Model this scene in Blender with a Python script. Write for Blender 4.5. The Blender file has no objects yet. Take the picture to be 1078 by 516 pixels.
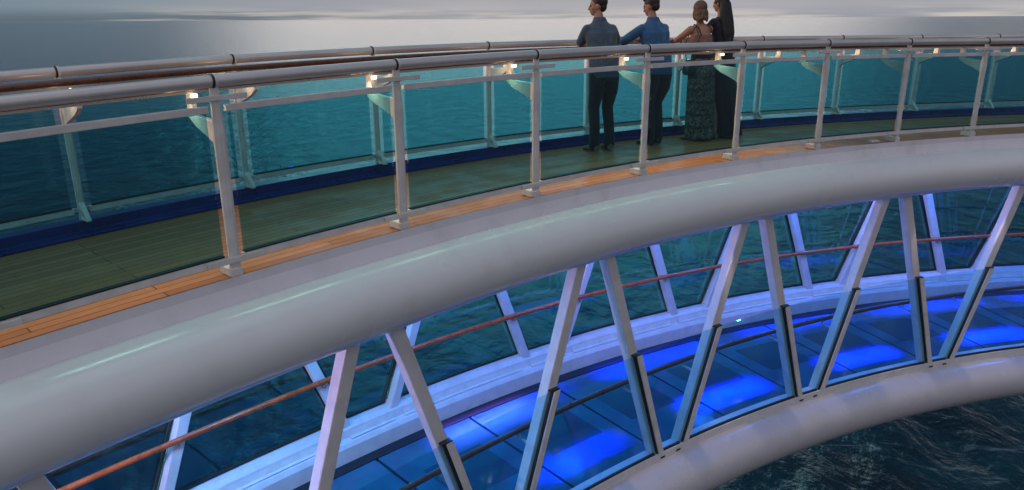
import bpy, bmesh, math, random
from mathutils import Vector, Matrix
random.seed(7)
C = bpy.context.scene
COL = C.collection
R = math.radians

# ------------------------------------------------------------------ camera
K = 1.1                                   # real size per survey unit
CAM_H = 1.35415 * K
cam = bpy.data.cameras.new('camera')
cam.sensor_width = 36.0
cam.lens = 775.34 / 1078 * 36
cam.clip_start = 0.05
cam.clip_end = 400000
camo = bpy.data.objects.new('camera', cam)
COL.objects.link(camo)
camo.matrix_world = (Matrix.Translation((0, 0, CAM_H)) @ Matrix.Rotation(R(90) - 0.298494, 4, 'X')
                     @ Matrix.Rotation(-0.005555, 4, 'Z'))
C.camera = camo

# ------------------------------------------------------------------ view
C.view_settings.view_transform = 'Standard'
C.view_settings.look = 'None'
C.view_settings.exposure = 0.0
C.view_settings.gamma = 1.0
C.render.engine = 'CYCLES'
C.cycles.max_bounces = 10
C.cycles.transparent_max_bounces = 24
C.cycles.glossy_bounces = 4
C.cycles.diffuse_bounces = 3
C.cycles.transmission_bounces = 6
C.cycles.sample_clamp_indirect = 4.0
C.cycles.use_denoising = True


class NT:
    """small helper to write node trees"""
    def __init__(self, tree):
        self.t = tree
        tree.nodes.clear()

    def n(self, typ, ins=None, **kw):
        nd = self.t.nodes.new(typ)
        for k, v in kw.items():
            setattr(nd, k, v)
        for k, v in (ins or {}).items():
            s = nd.inputs[k]
            if hasattr(v, 'is_output') or isinstance(v, bpy.types.NodeSocket):
                self.t.links.new(v, s)
            else:
                s.default_value = v
        return nd

    def m(self, op, a, b=0.0, c=0.0, clamp=False):
        nd = self.n('ShaderNodeMath', {0: a, 1: b, 2: c}, operation=op, use_clamp=clamp)
        return nd.outputs[0]

    def mr(self, v, a, b, c=0.0, d=1.0, smooth=True):
        nd = self.n('ShaderNodeMapRange', {0: v, 1: a, 2: b, 3: c, 4: d})
        nd.interpolation_type = 'SMOOTHSTEP' if smooth else 'LINEAR'
        return nd.outputs[0]

    def mix(self, f, a, b):
        nd = self.n('ShaderNodeMix', data_type='RGBA')
        for i, v in ((0, f), (6, a), (7, b)):
            s = nd.inputs[i]
            if isinstance(v, bpy.types.NodeSocket):
                self.t.links.new(v, s)
            else:
                s.default_value = v if i == 0 else (tuple(v) + (1,))[:4]
        return nd.outputs[2]


# ------------------------------------------------------------------ sky (dusk, broken overcast)
SUN_EL, SUN_AZ = R(9), R(-78)              # azimuth measured from +Y (view direction) towards +X
w = bpy.data.worlds.new('World')
C.world = w
w.use_nodes = True
t = NT(w.node_tree)
co = t.n('ShaderNodeTexCoord').outputs['Generated']
sep = t.n('ShaderNodeSeparateXYZ', {0: co})
az = t.m('ARCTAN2', sep.outputs[0], sep.outputs[1])
el = t.m('ARCSINE', sep.outputs[2])
azd = t.m('MULTIPLY', az, 57.2958)
eld = t.m('MULTIPLY', el, 57.2958)
cxy = t.n('ShaderNodeCombineXYZ', {0: t.m('MULTIPLY', azd, 0.045), 1: t.m('MULTIPLY', eld, 0.28), 2: 0.0}).outputs[0]
cl = t.n('ShaderNodeTexNoise', {'Vector': cxy, 'Scale': 1.3, 'Detail': 5.0, 'Roughness': 0.5}).outputs[0]
cl2 = t.n('ShaderNodeTexNoise', {'Vector': co, 'Scale': 3.0, 'Detail': 5.0}).outputs[0]
azw = t.m('ADD', azd, t.m('MULTIPLY', t.m('SUBTRACT', cl, 0.5), 16.0))
win = t.m('MULTIPLY', t.mr(azw, -24, -15), t.mr(azw, 19, 31, 1.0, 0.0))
elw = t.m('MULTIPLY', t.mr(eld, 1.6, 4.5), t.mr(t.m('ADD', eld, t.m('MULTIPLY', t.m('MAXIMUM', azd, 0.0), 0.8)), 26, 46, 1.0, 0.0))
bright = t.m('MULTIPLY', win, elw)
bright = t.m('MULTIPLY', bright, t.mr(cl, 0.25, 0.6, 0.75, 1.0))
# low haze band at the horizon, lavender grey; darker blue clouds away from the gap
hor = t.mix(t.mr(azd, -36, -8), (0.19, 0.285, 0.35), (0.47, 0.465, 0.50))
hor = t.mix(t.mr(cl, 0.35, 0.7, 0.0, 0.35), hor, (0.24, 0.27, 0.34))
hor = t.mix(t.m('MULTIPLY', t.mr(eld, 0.0, 1.0, 0.85, 0.0), t.mr(azd, -24, -4, 1.0, 0.15)), hor, (0.105, 0.15, 0.19))
lowv = t.n('ShaderNodeCombineXYZ', {0: t.m('MULTIPLY', azd, 0.07), 1: t.m('MULTIPLY', eld, 1.6), 2: 3.0}).outputs[0]
lown = t.n('ShaderNodeTexNoise', {'Vector': lowv, 'Scale': 1.0, 'Detail': 6.0, 'Roughness': 0.55}).outputs[0]
glow = t.m('MULTIPLY', t.mr(eld, 0.0, 1.1, 1.0, 0.0), t.mr(lown, 0.42, 0.60))
glow = t.m('MULTIPLY', glow, t.mr(azd, -31, -21))
hor = t.mix(t.m('MULTIPLY', glow, 0.85), hor, (0.72, 0.66, 0.60))
dark = t.mix(t.mr(cl2, 0.3, 0.7), (0.040, 0.10, 0.170), (0.085, 0.16, 0.25))
zen = t.mix(t.mr(cl2, 0.35, 0.65), (0.66, 0.74, 0.88), (0.88, 0.95, 1.08))
up = t.mix(t.mr(eld, 46, 78), dark, zen)
base = t.mix(t.mr(eld, 1.0, 4.5), hor, up)
gap = t.mix(t.mr(eld, 7, 18), (1.72, 1.52, 1.42), (0.75, 1.62, 1.85))
cc = t.mix(bright, base, gap)
back = t.mr(t.m('ABSOLUTE', azd), 70, 120)
cc = t.mix(t.m('MULTIPLY', t.m('MULTIPLY', back, t.mr(eld, 40, 75, 1.0, 0.0)), 0.9), cc, t.mix(t.mr(eld, 0, 26), (0.26, 0.24, 0.27), (0.72, 0.70, 0.78)))
cc = t.mix(t.mr(eld, -3, 0.0, 1.0, 0.0), cc, (0.03, 0.05, 0.07))
sky = t.n('ShaderNodeTexSky', sky_type='NISHITA', sun_disc=False, sun_elevation=SUN_EL, sun_rotation=SUN_AZ,
          air_density=1.5, dust_density=3.0)
b1 = t.n('ShaderNodeBackground', {'Color': cc, 'Strength': 1.0})
b2 = t.n('ShaderNodeBackground', {'Color': sky.outputs[0], 'Strength': 0.05})
mx = t.n('ShaderNodeMixShader', {0: 0.12})
t.t.links.new(b1.outputs[0], mx.inputs[1])
t.t.links.new(b2.outputs[0], mx.inputs[2])
out = t.n('ShaderNodeOutputWorld')
t.t.links.new(mx.outputs[0], out.inputs[0])

sun = bpy.data.lights.new('sun', 'SUN')
sun.energy = 0.9
sun.angle = R(12)
sun.color = (1.0, 0.72, 0.52)
so = bpy.data.objects.new('sun', sun)
COL.objects.link(so)
sd_ = Vector((math.sin(SUN_AZ) * math.cos(SUN_EL), math.cos(SUN_AZ) * math.cos(SUN_EL), math.sin(SUN_EL)))
so.rotation_euler = sd_.to_track_quat('Z', 'Y').to_euler()


# ------------------------------------------------------------------ materials
def mat(name):
    m = bpy.data.materials.new(name)
    m.use_nodes = True
    return m, NT(m.node_tree)


def principled(name, col, rough=0.4, metal=0.0, spec=0.5, coat=0.0, var=0.06, bump=0.0, bscale=40, vscale=2.5, rvar=0.08):
    m, t = mat(name)
    tc = t.n('ShaderNodeTexCoord').outputs['Object']
    nz = t.n('ShaderNodeTexNoise', {'Vector': tc, 'Scale': vscale, 'Detail': 6.0, 'Roughness': 0.65}).outputs[0]
    lo = tuple(c * (1 - var) for c in col)
    hi = tuple(min(1, c * (1 + var)) for c in col)
    c = t.mix(t.mr(nz, 0.3, 0.7), lo, hi)
    ins = {'Base Color': c, 'Metallic': metal, 'Specular IOR Level': spec, 'Coat Weight': coat, 'Coat Roughness': 0.08,
           'Roughness': t.mr(nz, 0.3, 0.7, max(0.02, rough - rvar), rough + rvar)}
    if bump:
        n2 = t.n('ShaderNodeTexNoise', {'Vector': tc, 'Scale': bscale, 'Detail': 4.0}).outputs[0]
        ins['Normal'] = t.n('ShaderNodeBump', {'Height': n2, 'Strength': bump, 'Distance': 0.01}).outputs[0]
    p = t.n('ShaderNodeBsdfPrincipled', ins)
    o = t.n('ShaderNodeOutputMaterial')
    t.t.links.new(p.outputs[0], o.inputs[0])
    return m


M = {}


def paint(name, col, rough, streak=0.16):
    """glossy marine paint: faint roller orange-peel, rain streaks and dirt along the run"""
    m, t = mat(name)
    uv = t.n('ShaderNodeUVMap').outputs[0]
    tc = t.n('ShaderNodeTexCoord').outputs['Object']
    sp = t.n('ShaderNodeSeparateXYZ', {0: uv})
    st = t.n('ShaderNodeCombineXYZ', {0: t.m('MULTIPLY', sp.outputs[0], 1.0), 1: t.m('MULTIPLY', sp.outputs[1], 0.8), 2: 0.0}).outputs[0]
    n1 = t.n('ShaderNodeTexNoise', {'Vector': st, 'Scale': 4.0, 'Detail': 6.0, 'Roughness': 0.6}).outputs[0]
    n2 = t.n('ShaderNodeTexNoise', {'Vector': tc, 'Scale': 1.3, 'Detail': 8.0, 'Roughness': 0.7}).outputs[0]
    n3 = t.n('ShaderNodeTexNoise', {'Vector': tc, 'Scale': 7.0, 'Detail': 3.0}).outputs[0]
    f = t.m('MULTIPLY', t.mr(n1, 0.45, 0.8), t.mr(n2, 0.35, 0.65, 0.2, 1.0))
    c = t.mix(t.m('MULTIPLY', f, streak * 2.5), col, (0.36, 0.32, 0.29))
    c = t.mix(t.mr(n2, 0.3, 0.75, 0.0, streak), c, (0.42, 0.40, 0.38))
    rg = t.mr(n2, 0.3, 0.7, rough - 0.05, rough + 0.10)
    bp = t.n('ShaderNodeBump', {'Height': n3, 'Strength': 0.05, 'Distance': 0.006})
    p = t.n('ShaderNodeBsdfPrincipled', {'Base Color': c, 'Roughness': rg, 'Coat Weight': 0.25, 'Coat Roughness': 0.12,
                                         'Normal': bp.outputs[0]})
    o = t.n('ShaderNodeOutputMaterial')
    t.t.links.new(p.outputs[0], o.inputs[0])
    return m


M['beam'] = paint('beam_paint', (0.70, 0.70, 0.725), 0.20, 0.08)
M['shadebeam'] = paint('beam_paint_shaded', (0.50, 0.48, 0.52), 0.26, 0.16)  # darker copy of the beam paint, shade put into the colour
M['fascia'] = paint('fascia_paint', (0.70, 0.66, 0.72), 0.42)
M['white'] = principled('white_paint', (0.60, 0.58, 0.60), 0.38, var=0.08, vscale=6, bump=0.05, bscale=30)
M['post'] = principled('post_paint', (0.62, 0.59, 0.58), 0.36, var=0.10, vscale=7)
M['blue'] = principled('blue_coaming_paint', (0.006, 0.022, 0.16), 0.30, var=0.25, vscale=3)
M['tube'] = principled('brushed_rail', (0.56, 0.53, 0.52), 0.36, metal=0.35, var=0.06, vscale=4, rvar=0.04)
M['rubber'] = principled('black_rubber', (0.012, 0.012, 0.014), 0.5)
M['redrail'] = principled('varnished_teak_rail', (0.48, 0.070, 0.010), 0.35, var=0.3, vscale=12, coat=0.2)
M['brownrail'] = principled('dark_teak_rail', (0.11, 0.033, 0.016), 0.34, var=0.35, vscale=12, coat=0.3)
M['dark'] = principled('dark_gap', (0.008, 0.010, 0.014), 0.6)
M['steel'] = principled('bracket_steel', (0.55, 0.54, 0.53), 0.3, metal=0.8)
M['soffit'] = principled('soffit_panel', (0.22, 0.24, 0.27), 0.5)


def teak():
    m, t = mat('teak_deck')
    uv = t.n('ShaderNodeUVMap').outputs[0]
    br = t.n('ShaderNodeTexBrick', {'Vector': uv, 'Color1': (0.54, 0.255, 0.115, 1), 'Color2': (0.37, 0.165, 0.072, 1),
                                    'Mortar': (0.022, 0.016, 0.012, 1), 'Scale': 1.0, 'Mortar Size': 0.0035,
                                    'Mortar Smooth': 0.15, 'Bias': 0.0, 'Brick Width': 1.9, 'Row Height': 0.082},
             offset=0.37, offset_frequency=3)
    sp = t.n('ShaderNodeSeparateXYZ', {0: uv})
    g = t.n('ShaderNodeCombineXYZ', {0: t.m('MULTIPLY', sp.outputs[0], 1.2), 1: t.m('MULTIPLY', sp.outputs[1], 45.0), 2: 0.0}).outputs[0]
    gr = t.n('ShaderNodeTexNoise', {'Vector': g, 'Scale': 2.5, 'Detail': 6.0, 'Roughness': 0.65}).outputs[0]
    tc = t.n('ShaderNodeTexCoord').outputs['Object']
    st = t.n('ShaderNodeTexNoise', {'Vector': tc, 'Scale': 2.2, 'Detail': 7.0, 'Roughness': 0.65}).outputs[0]
    c = t.mix(t.mr(gr, 0.3, 0.75, 0.0, 0.38), br.outputs[0], (0.17, 0.075, 0.03))
    c = t.mix(t.mr(st, 0.45, 0.75, 0.0, 0.45), c, (0.22, 0.14, 0.085))
    rg = t.mr(st, 0.35, 0.65, 0.30, 0.55)
    bp = t.n('ShaderNodeBump', {'Height': t.m('SUBTRACT', t.m('MULTIPLY', gr, 0.3), br.outputs[1]), 'Strength': 0.25, 'Distance': 0.004})
    p = t.n('ShaderNodeBsdfPrincipled', {'Base Color': c, 'Roughness': rg, 'Specular IOR Level': 0.16, 'Normal': bp.outputs[0]})
    o = t.n('ShaderNodeOutputMaterial')
    t.t.links.new(p.outputs[0], o.inputs[0])
    return m


M['teak'] = teak()


def glass(name, tint, refl=1.0, rough=0.0, dirt=0.03):
    m, t = mat(name)
    bk = t.n('ShaderNodeNewGeometry').outputs['Backfacing']
    fr = t.n('ShaderNodeFresnel', {'IOR': t.mr(bk, 0, 1, 1.5, 1 / 1.5, smooth=False)}).outputs[0]
    tc = t.n('ShaderNodeTexCoord').outputs['Object']
    nz = t.n('ShaderNodeTexNoise', {'Vector': tc, 'Scale': 5.0, 'Detail': 8.0, 'Roughness': 0.7}).outputs[0]
    tr = t.n('ShaderNodeBsdfTransparent', {0: tuple(tint) + (1,)})
    gl = t.n('ShaderNodeBsdfGlossy', {'Color': (0.92, 0.97, 1, 1), 'Roughness': rough})
    df = t.n('ShaderNodeBsdfDiffuse', {'Color': (0.35, 0.40, 0.42, 1)})
    a = t.n('ShaderNodeMixShader', {0: t.m('MULTIPLY', fr, refl, clamp=True)})
    t.t.links.new(tr.outputs[0], a.inputs[1])
    t.t.links.new(gl.outputs[0], a.inputs[2])
    b = t.n('ShaderNodeMixShader', {0: t.mr(nz, 0.45, 0.85, dirt * 0.3, dirt * 2)})
    t.t.links.new(a.outputs[0], b.inputs[1])
    t.t.links.new(df.outputs[0], b.inputs[2])
    o = t.n('ShaderNodeOutputMaterial')
    t.t.links.new(b.outputs[0], o.inputs[0])
    return m


# each pane has two faces, so a tint is the square root of the whole pane's
M['glass'] = glass('tinted_rail_glass', (0.455, 0.76, 0.815), 0.6, dirt=0.006)
M['window'] = glass('tinted_window_glass', (0.31, 0.70, 0.77), 2.6)
M['clear'] = glass('lower_rail_glass', (0.74, 0.90, 0.95), 0.7, dirt=0.008)


def floor_glass():
    m, t = mat('glass_floor')
    uv = t.n('ShaderNodeUVMap').outputs[0]
    tc = t.n('ShaderNodeTexCoord').outputs['Object']
    nz = t.n('ShaderNodeTexNoise', {'Vector': tc, 'Scale': 3.0, 'Detail': 6.0}).outputs[0]
    c = t.mix(t.mr(nz, 0.3, 0.7), (0.012, 0.085, 0.145), (0.02, 0.12, 0.20))
    p = t.n('ShaderNodeBsdfPrincipled', {'Base Color': c, 'Roughness': t.mr(nz, 0.3, 0.7, 0.04, 0.12), 'IOR': 1.5})
    o = t.n('ShaderNodeOutputMaterial')
    t.t.links.new(p.outputs[0], o.inputs[0])
    return m


M['floor'] = floor_glass()
M['floordark'] = principled('dark_floor_glass', (0.007, 0.055, 0.095), 0.08, rvar=0.03)


def emit(name, col, s):
    m, t = mat(name)
    e = t.n('ShaderNodeEmission', {'Color': tuple(col) + (1,), 'Strength': s})
    o = t.n('ShaderNodeOutputMaterial')
    t.t.links.new(e.outputs[0], o.inputs[0])
    return m


M['warmled'] = emit('warm_led', (1.0, 0.78, 0.48), 4.0)
M['whiteled'] = emit('white_led', (1.0, 0.90, 0.70), 160.0)
M['blueled'] = emit('blue_led', (0.02, 0.10, 1.0), 6.0)


def sea_mat():
    m, t = mat('sea_water')
    tc = t.n('ShaderNodeTexCoord').outputs['Object']
    mp = t.n('ShaderNodeMapping', {'Vector': tc, 'Rotation': (0, 0, R(25)), 'Scale': (1.0, 0.55, 1.0)}).outputs[0]
    big = t.n('ShaderNodeTexNoise', {'Vector': mp, 'Scale': 0.09, 'Detail': 4.0, 'Roughness': 0.5}).outputs[0]
    wv = t.n('ShaderNodeTexNoise', {'Vector': mp, 'Scale': 0.17, 'Detail': 9.0, 'Roughness': 0.53, 'Distortion': 0.5}).outputs[0]
    fine = t.n('ShaderNodeTexNoise', {'Vector': mp, 'Scale': 1.3, 'Detail': 5.0, 'Roughness': 0.5, 'Distortion': 0.3}).outputs[0]
    h = t.m('ADD', t.m('MULTIPLY', big, 1.2), t.m('ADD', t.m('MULTIPLY', wv, 1.35), t.m('MULTIPLY', fine, 0.11)))
    bp = t.n('ShaderNodeBump', {'Height': h, 'Strength': 0.9, 'Distance': 1.0})
    # streaks of foam drawn out by the wind
    mf = t.n('ShaderNodeMapping', {'Vector': tc, 'Rotation': (0, 0, R(-32)), 'Scale': (0.35, 1.0, 1.0)}).outputs[0]
    fo = t.n('ShaderNodeTexNoise', {'Vector': mf, 'Scale': 0.42, 'Detail': 12.0, 'Roughness': 0.74, 'Distortion': 1.6}).outputs[0]
    fp = t.n('ShaderNodeTexNoise', {'Vector': tc, 'Scale': 0.10, 'Detail': 3.0}).outputs[0]
    foam = t.m('MULTIPLY', t.mr(fo, 0.54, 0.70), t.mr(fp, 0.43, 0.60, 0.06, 1.0))
    deep = t.mix(t.mr(fp, 0.35, 0.7), (0.001, 0.008, 0.016), (0.002, 0.026, 0.040))
    c = t.mix(t.m('MULTIPLY', foam, 0.75), deep, (0.20, 0.28, 0.33))
    p = t.n('ShaderNodeBsdfPrincipled', {'Base Color': c, 'Roughness': t.mr(foam, 0, 1, 0.09, 0.28), 'IOR': 1.333,
                                         'Normal': bp.outputs[0]})
    o = t.n('ShaderNodeOutputMaterial')
    t.t.links.new(p.outputs[0], o.inputs[0])
    return m


M['sea'] = sea_mat()

# ------------------------------------------------------------------ the plan curve of the bridge
TH0, X0, Y0 = 0.578393, 2.038545, 7.125805
K0, K1, K2, K3 = 0.0617395, 0.00357720, -0.000571253, 0.0000458
DS = 0.01


def kap(s):
    s = max(-7.5, min(9.0, s))
    return K0 + K1 * s + K2 * s * s + K3 * s ** 3


PATH = {}


def _walk(sign):
    x, y, th = X0, Y0, TH0
    PATH[0] = (x, y, th)
    for i in range(1, 1801):
        s = sign * (i - 0.5) * DS
        tm = th - sign * kap(s) * DS / 2
        x += sign * math.cos(tm) * DS
        y += sign * math.sin(tm) * DS
        th -= sign * kap(s) * DS
        PATH[sign * i] = (x, y, th)


_walk(1)
_walk(-1)


def frame(s):
    f = s / DS
    i = int(math.floor(f))
    a, b = PATH[max(-1800, min(1800, i))], PATH[max(-1800, min(1800, i + 1))]
    u = f - i
    return a[0] + (b[0] - a[0]) * u, a[1] + (b[1] - a[1]) * u, a[2] + (b[2] - a[2]) * u


def drift(s):
    s = max(-7.5, min(9.5, s))
    return -0.002565 * s - 0.0019256 * s * s + 0.00024011 * s ** 3


def pos(s, d, z):
    """along the bridge, outward from the inner rail, up: to world metres"""
    x, y, th = frame(s)
    return Vector(((x - d * math.sin(th)) * K, (y + d * math.cos(th)) * K, (z + drift(s)) * K))


S0, S1 = -8.6, 11.5


# ------------------------------------------------------------------ mesh helpers
def link(name, bm, m, parent=None, smooth=False, bevel=0.0):
    me = bpy.data.meshes.new(name)
    bmesh.ops.remove_doubles(bm, verts=bm.verts, dist=1e-5)
    bmesh.ops.recalc_face_normals(bm, faces=bm.faces)
    bm.to_mesh(me)
    bm.free()
    me.materials.append(m)
    if smooth:
        for p in me.polygons:
            p.use_smooth = True
        me.set_sharp_from_angle(angle=R(40))
    o = bpy.data.objects.new(name, me)
    COL.objects.link(o)
    if parent:
        o.parent = parent
    if bevel:
        bv = o.modifiers.new('bevel', 'BEVEL')
        bv.width = bevel
        bv.segments = 2
        bv.limit_method = 'ANGLE'
    return o


def tag(o, label=None, cat=None, group=None, kind=None):
    for k, v in (('label', label), ('category', cat), ('group', group), ('kind', kind)):
        if v:
            o[k] = v
    return o


def empty(name, label, cat, group=None, loc=(0, 0, 0), rot=None):
    o = bpy.data.objects.new(name, None)
    o.empty_display_size = 0.2
    COL.objects.link(o)
    o.location = loc
    if rot:
        o.rotation_euler = rot
    return tag(o, label, cat, group)


def sweep(bm, prof, s0, s1, n=None, closed=True, caps=True):
    """drag a (d, z) outline along the bridge, with arc-length UVs"""
    n = n or max(1, int(abs(s1 - s0) / 0.11))
    uvl = bm.loops.layers.uv.verify()
    L = [0.0]
    m = len(prof)
    for i in range(m):
        a, b = prof[i], prof[(i + 1) % m]
        L.append(L[-1] + math.hypot(a[0] - b[0], a[1] - b[1]))
    rings = []
    for k in range(n + 1):
        s = s0 + (s1 - s0) * k / n
        rings.append((s, [bm.verts.new(pos(s, d, z)) for d, z in prof]))
    for k in range(n):
        (sa, A), (sb, B) = rings[k], rings[k + 1]
        for i in range(m if closed else m - 1):
            j = (i + 1) % m
            f = bm.faces.new((A[i], A[j], B[j], B[i]))
            for lp, uvv in zip(f.loops, ((sa, L[i]), (sa, L[i + 1]), (sb, L[i + 1]), (sb, L[i]))):
                lp[uvl].uv = (uvv[0] * K, uvv[1] * K)
    if closed and caps:
        bm.faces.new(rings[0][1])
        bm.faces.new(list(reversed(rings[-1][1])))
    return bm


def rect(d0, d1, z0, z1):
    return [(d0, z0), (d1, z0), (d1, z1), (d0, z1)]


def circ(d, z, r, n=14, a0=0.0):
    return [(d + r * math.cos(a0 + 2 * math.pi * i / n), z + r * math.sin(a0 + 2 * math.pi * i / n)) for i in range(n)]


def rrect(d0, d1, z0, z1, r, n=3):
    pts = []
    for cx_, cz_, a in ((d1 - r, z1 - r, 0), (d0 + r, z1 - r, 90), (d0 + r, z0 + r, 180), (d1 - r, z0 + r, 270)):
        for i in range(n + 1):
            q = R(a + 90 * i / n)
            pts.append((cx_ + r * math.cos(q), cz_ + r * math.sin(q)))
    return pts


def swp(name, prof, m, parent, s0=S0, s1=S1, smooth=False, bevel=0.0, n=None):
    return link(name, sweep(bmesh.new(), prof, s0, s1, n), m, parent, smooth, bevel)


def slanted(bm, lo, hi, hs, hd):
    """a straight rectangular bar from lo=(s,d,z) to hi, half-sizes hs along and hd across"""
    vs = []
    for s, d, z in (lo, hi):
        for a, b in ((-hs, -hd), (hs, -hd), (hs, hd), (-hs, hd)):
            vs.append(bm.verts.new(pos(s + a, d + b, z)))
    for f in ((3, 2, 1, 0), (4, 5, 6, 7), (0, 1, 5, 4), (1, 2, 6, 5), (2, 3, 7, 6), (3, 0, 4, 7)):
        bm.faces.new([vs[i] for i in f])
    return bm


def pane(bm, bs0, bs1, ts0, ts1, z0, z1, d, th, n=8):
    """bent pane whose side edges may slope"""
    g = {}
    for k in range(n + 1):
        u = k / n
        for j, z in enumerate((z0, z1)):
            a, b = (bs0, bs1) if j == 0 else (ts0, ts1)
            for l, dd in enumerate((d - th / 2, d + th / 2)):
                g[k, j, l] = bm.verts.new(pos(a + (b - a) * u, dd, z))
    for k in range(n):
        for l in (0, 1):
            bm.faces.new((g[k, 0, l], g[k + 1, 0, l], g[k + 1, 1, l], g[k, 1, l]))
        for j in (0, 1):
            bm.faces.new((g[k, j, 0], g[k + 1, j, 0], g[k + 1, j, 1], g[k, j, 1]))
    for k in (0, n):
        bm.faces.new((g[k, 0, 0], g[k, 1, 0], g[k, 1, 1], g[k, 0, 1]))
    return bm


def lamp(name, kind, loc, target, energy, col, parent, size=0.06, angle=60, blend=0.6, size_y=None):
    l = bpy.data.lights.new(name, kind)
    l.energy = energy
    l.color = col
    if kind == 'SPOT':
        l.spot_size = R(angle)
        l.spot_blend = blend
        l.shadow_soft_size = size
    elif kind == 'AREA':
        l.shape = 'RECTANGLE' if size_y else 'SQUARE'
        l.size = size
        if size_y:
            l.size_y = size_y
        l.spread = R(angle)
    else:
        l.shadow_soft_size = size
    o = bpy.data.objects.new(name, l)
    COL.objects.link(o)
    o.location = loc
    v = Vector(target) - Vector(loc)
    o.rotation_euler = v.to_track_quat('-Z', 'Y').to_euler()
    o.parent = parent
    return o


# ------------------------------------------------------------------ sea
bm = bmesh.new()
X = 90000.0
vs = [bm.verts.new((x, y, 0)) for x, y in ((-X, -X), (X, -X), (X, X), (-X, X))]
bm.faces.new(vs)
sea = link('sea', bm, M['sea'])
sea.location = (0, 0, -37.0)
tag(sea, kind='structure')

# ------------------------------------------------------------------ the two-storey bridge
bridge = empty('walkway_bridge', 'white curved two-storey ship bridge with teak upper deck, slanted struts and blue-lit glass floor', 'bridge',
               loc=(0, 0, 0))
swp('deck_boards', rect(-0.036, 1.60, -0.035, 0.0), M['teak'], bridge)
swp('fascia_panel', [(-0.040, 0.006), (-0.040, -0.05), (-0.085, -0.20), (-0.03, -0.20), (-0.03, -0.04), (-0.0375, 0.006)][::-1],
    M['fascia'], bridge)
swp('upper_beam', circ(-0.135, -0.372, 0.243, 40), M['beam'], bridge, smooth=True, n=260)
swp('upper_beam', circ(1.88, -0.372, 0.243, 40), M['beam'], bridge, smooth=True, n=200)
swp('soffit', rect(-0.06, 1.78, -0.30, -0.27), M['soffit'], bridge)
swp('lower_beam', circ(-0.225, -3.205, 0.285, 40), M['shadebeam'], bridge, smooth=True, n=260)
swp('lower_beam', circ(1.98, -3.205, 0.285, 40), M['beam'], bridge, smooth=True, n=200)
swp('coaming', [(1.52, 0.001), (1.52, 0.022), (1.60, 0.030), (1.603, 0.10), (1.72, 0.10), (1.76, 0.06), (1.76, -0.12), (1.605, -0.12),
                (1.605, 0.001)][::-1], M['blue'], bridge, bevel=0.004)
# near sill on the lower beam and the far base beam with its recessed slots
swp('sill', rect(-0.235, -0.10, -2.93, -2.835), M['white'], bridge, bevel=0.006)
swp('base_beam', [(1.72, -2.88), (1.72, -2.70), (1.745, -2.655), (1.80, -2.645), (1.82, -2.56), (1.86, -2.52), (1.97, -2.50),
                  (1.97, -2.88)][::-1], M['white'], bridge, bevel=0.006)
for k in range(-4, 6):
    c = -0.69 + 2.2 * k
    for a, b in ((c + 0.36, c + 1.84), (c - 0.24, c + 0.24)):
        swp('slot_cover', [(1.763, -2.645), (1.800, -2.638), (1.813, -2.585), (1.808, -2.580), (1.79, -2.63), (1.76, -2.638)],
            M['post'], bridge, a, b)
swp('gap_strip', rect(1.585, 1.717, -2.90, -2.858), M['dark'], bridge)  # raised black sheet stands in for the dark gap at the floor edge
swp('subfloor', rect(-0.10, 1.70, -2.95, -2.91), M['dark'], bridge)

# glass floor panels, each with a darker opaque rectangle on top
e0 = -0.78 - 1.1 * 6
for k in range(17):
    a, b = e0 + 1.1 * k + 0.015, e0 + 1.1 * (k + 1) - 0.015
    fp = swp('floor_panel', rect(-0.095, 1.595, -2.90, -2.868), M['floor'], bridge, a, b, n=10)
    swp('floor_inset', rrect(0.45, 1.10, -2.8675, -2.8655, 0.0009, 1), M['floordark'], fp, a + 0.20, b - 0.20, n=8)

# slanted struts, near and far
VB = [-0.68 + 2.2 * k for k in range(-4, 6)]
ZT, ZG = -0.50, -1.655


def lerp_strut(sb, st, z, z0=-2.84):
    return sb + (st - sb) * (z - z0) / (ZT - z0)


near_lines = []
for c in VB:
    for sg in (-1, 1):
        sb, st = c + sg * 0.185, c + sg * 0.965
        near_lines.append((sb, st, sg))
        stt = link('strut', slanted(bmesh.new(), (sb, -0.150, -2.84), (st, -0.130, ZT), 0.058, 0.052), M['white'], bridge, bevel=0.012)
        # plate and gasket that hold the edge of the pane on the outside face
        sm = lerp_strut(sb, st, ZG)
        link('gasket', slanted(bmesh.new(), (sb + 0.012, -0.212, -2.832), (sm + 0.012, -0.212, ZG), 0.030, 0.0095),
             M['rubber'], stt)
        link('glass_clamp', slanted(bmesh.new(), (sb + 0.034, -0.2305, -2.832), (sm + 0.034, -0.2305, ZG + 0.012), 0.034, 0.008),
             M['post'], stt, bevel=0.003)
        link('clamp_cap', slanted(bmesh.new(), (sm + 0.008, -0.216, ZG + 0.013), (sm + 0.008, -0.216, ZG + 0.026), 0.050, 0.022),
             M['rubber'], stt)
        # far side strut
        fb, ft = c + sg * 0.26, c + sg * 0.97
        link('strut', slanted(bmesh.new(), (fb, 1.88, -2.56), (ft, 1.88, ZT), 0.050, 0.045), M['white'], bridge, bevel=0.010)
    for q in (-0.13, 0.10):
        link('slot', slanted(bmesh.new(), (c + q, -0.2365, -2.897), (c + q, -0.2365, -2.878), 0.030, 0.004), M['rubber'], bridge)
near_lines.sort()
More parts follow.
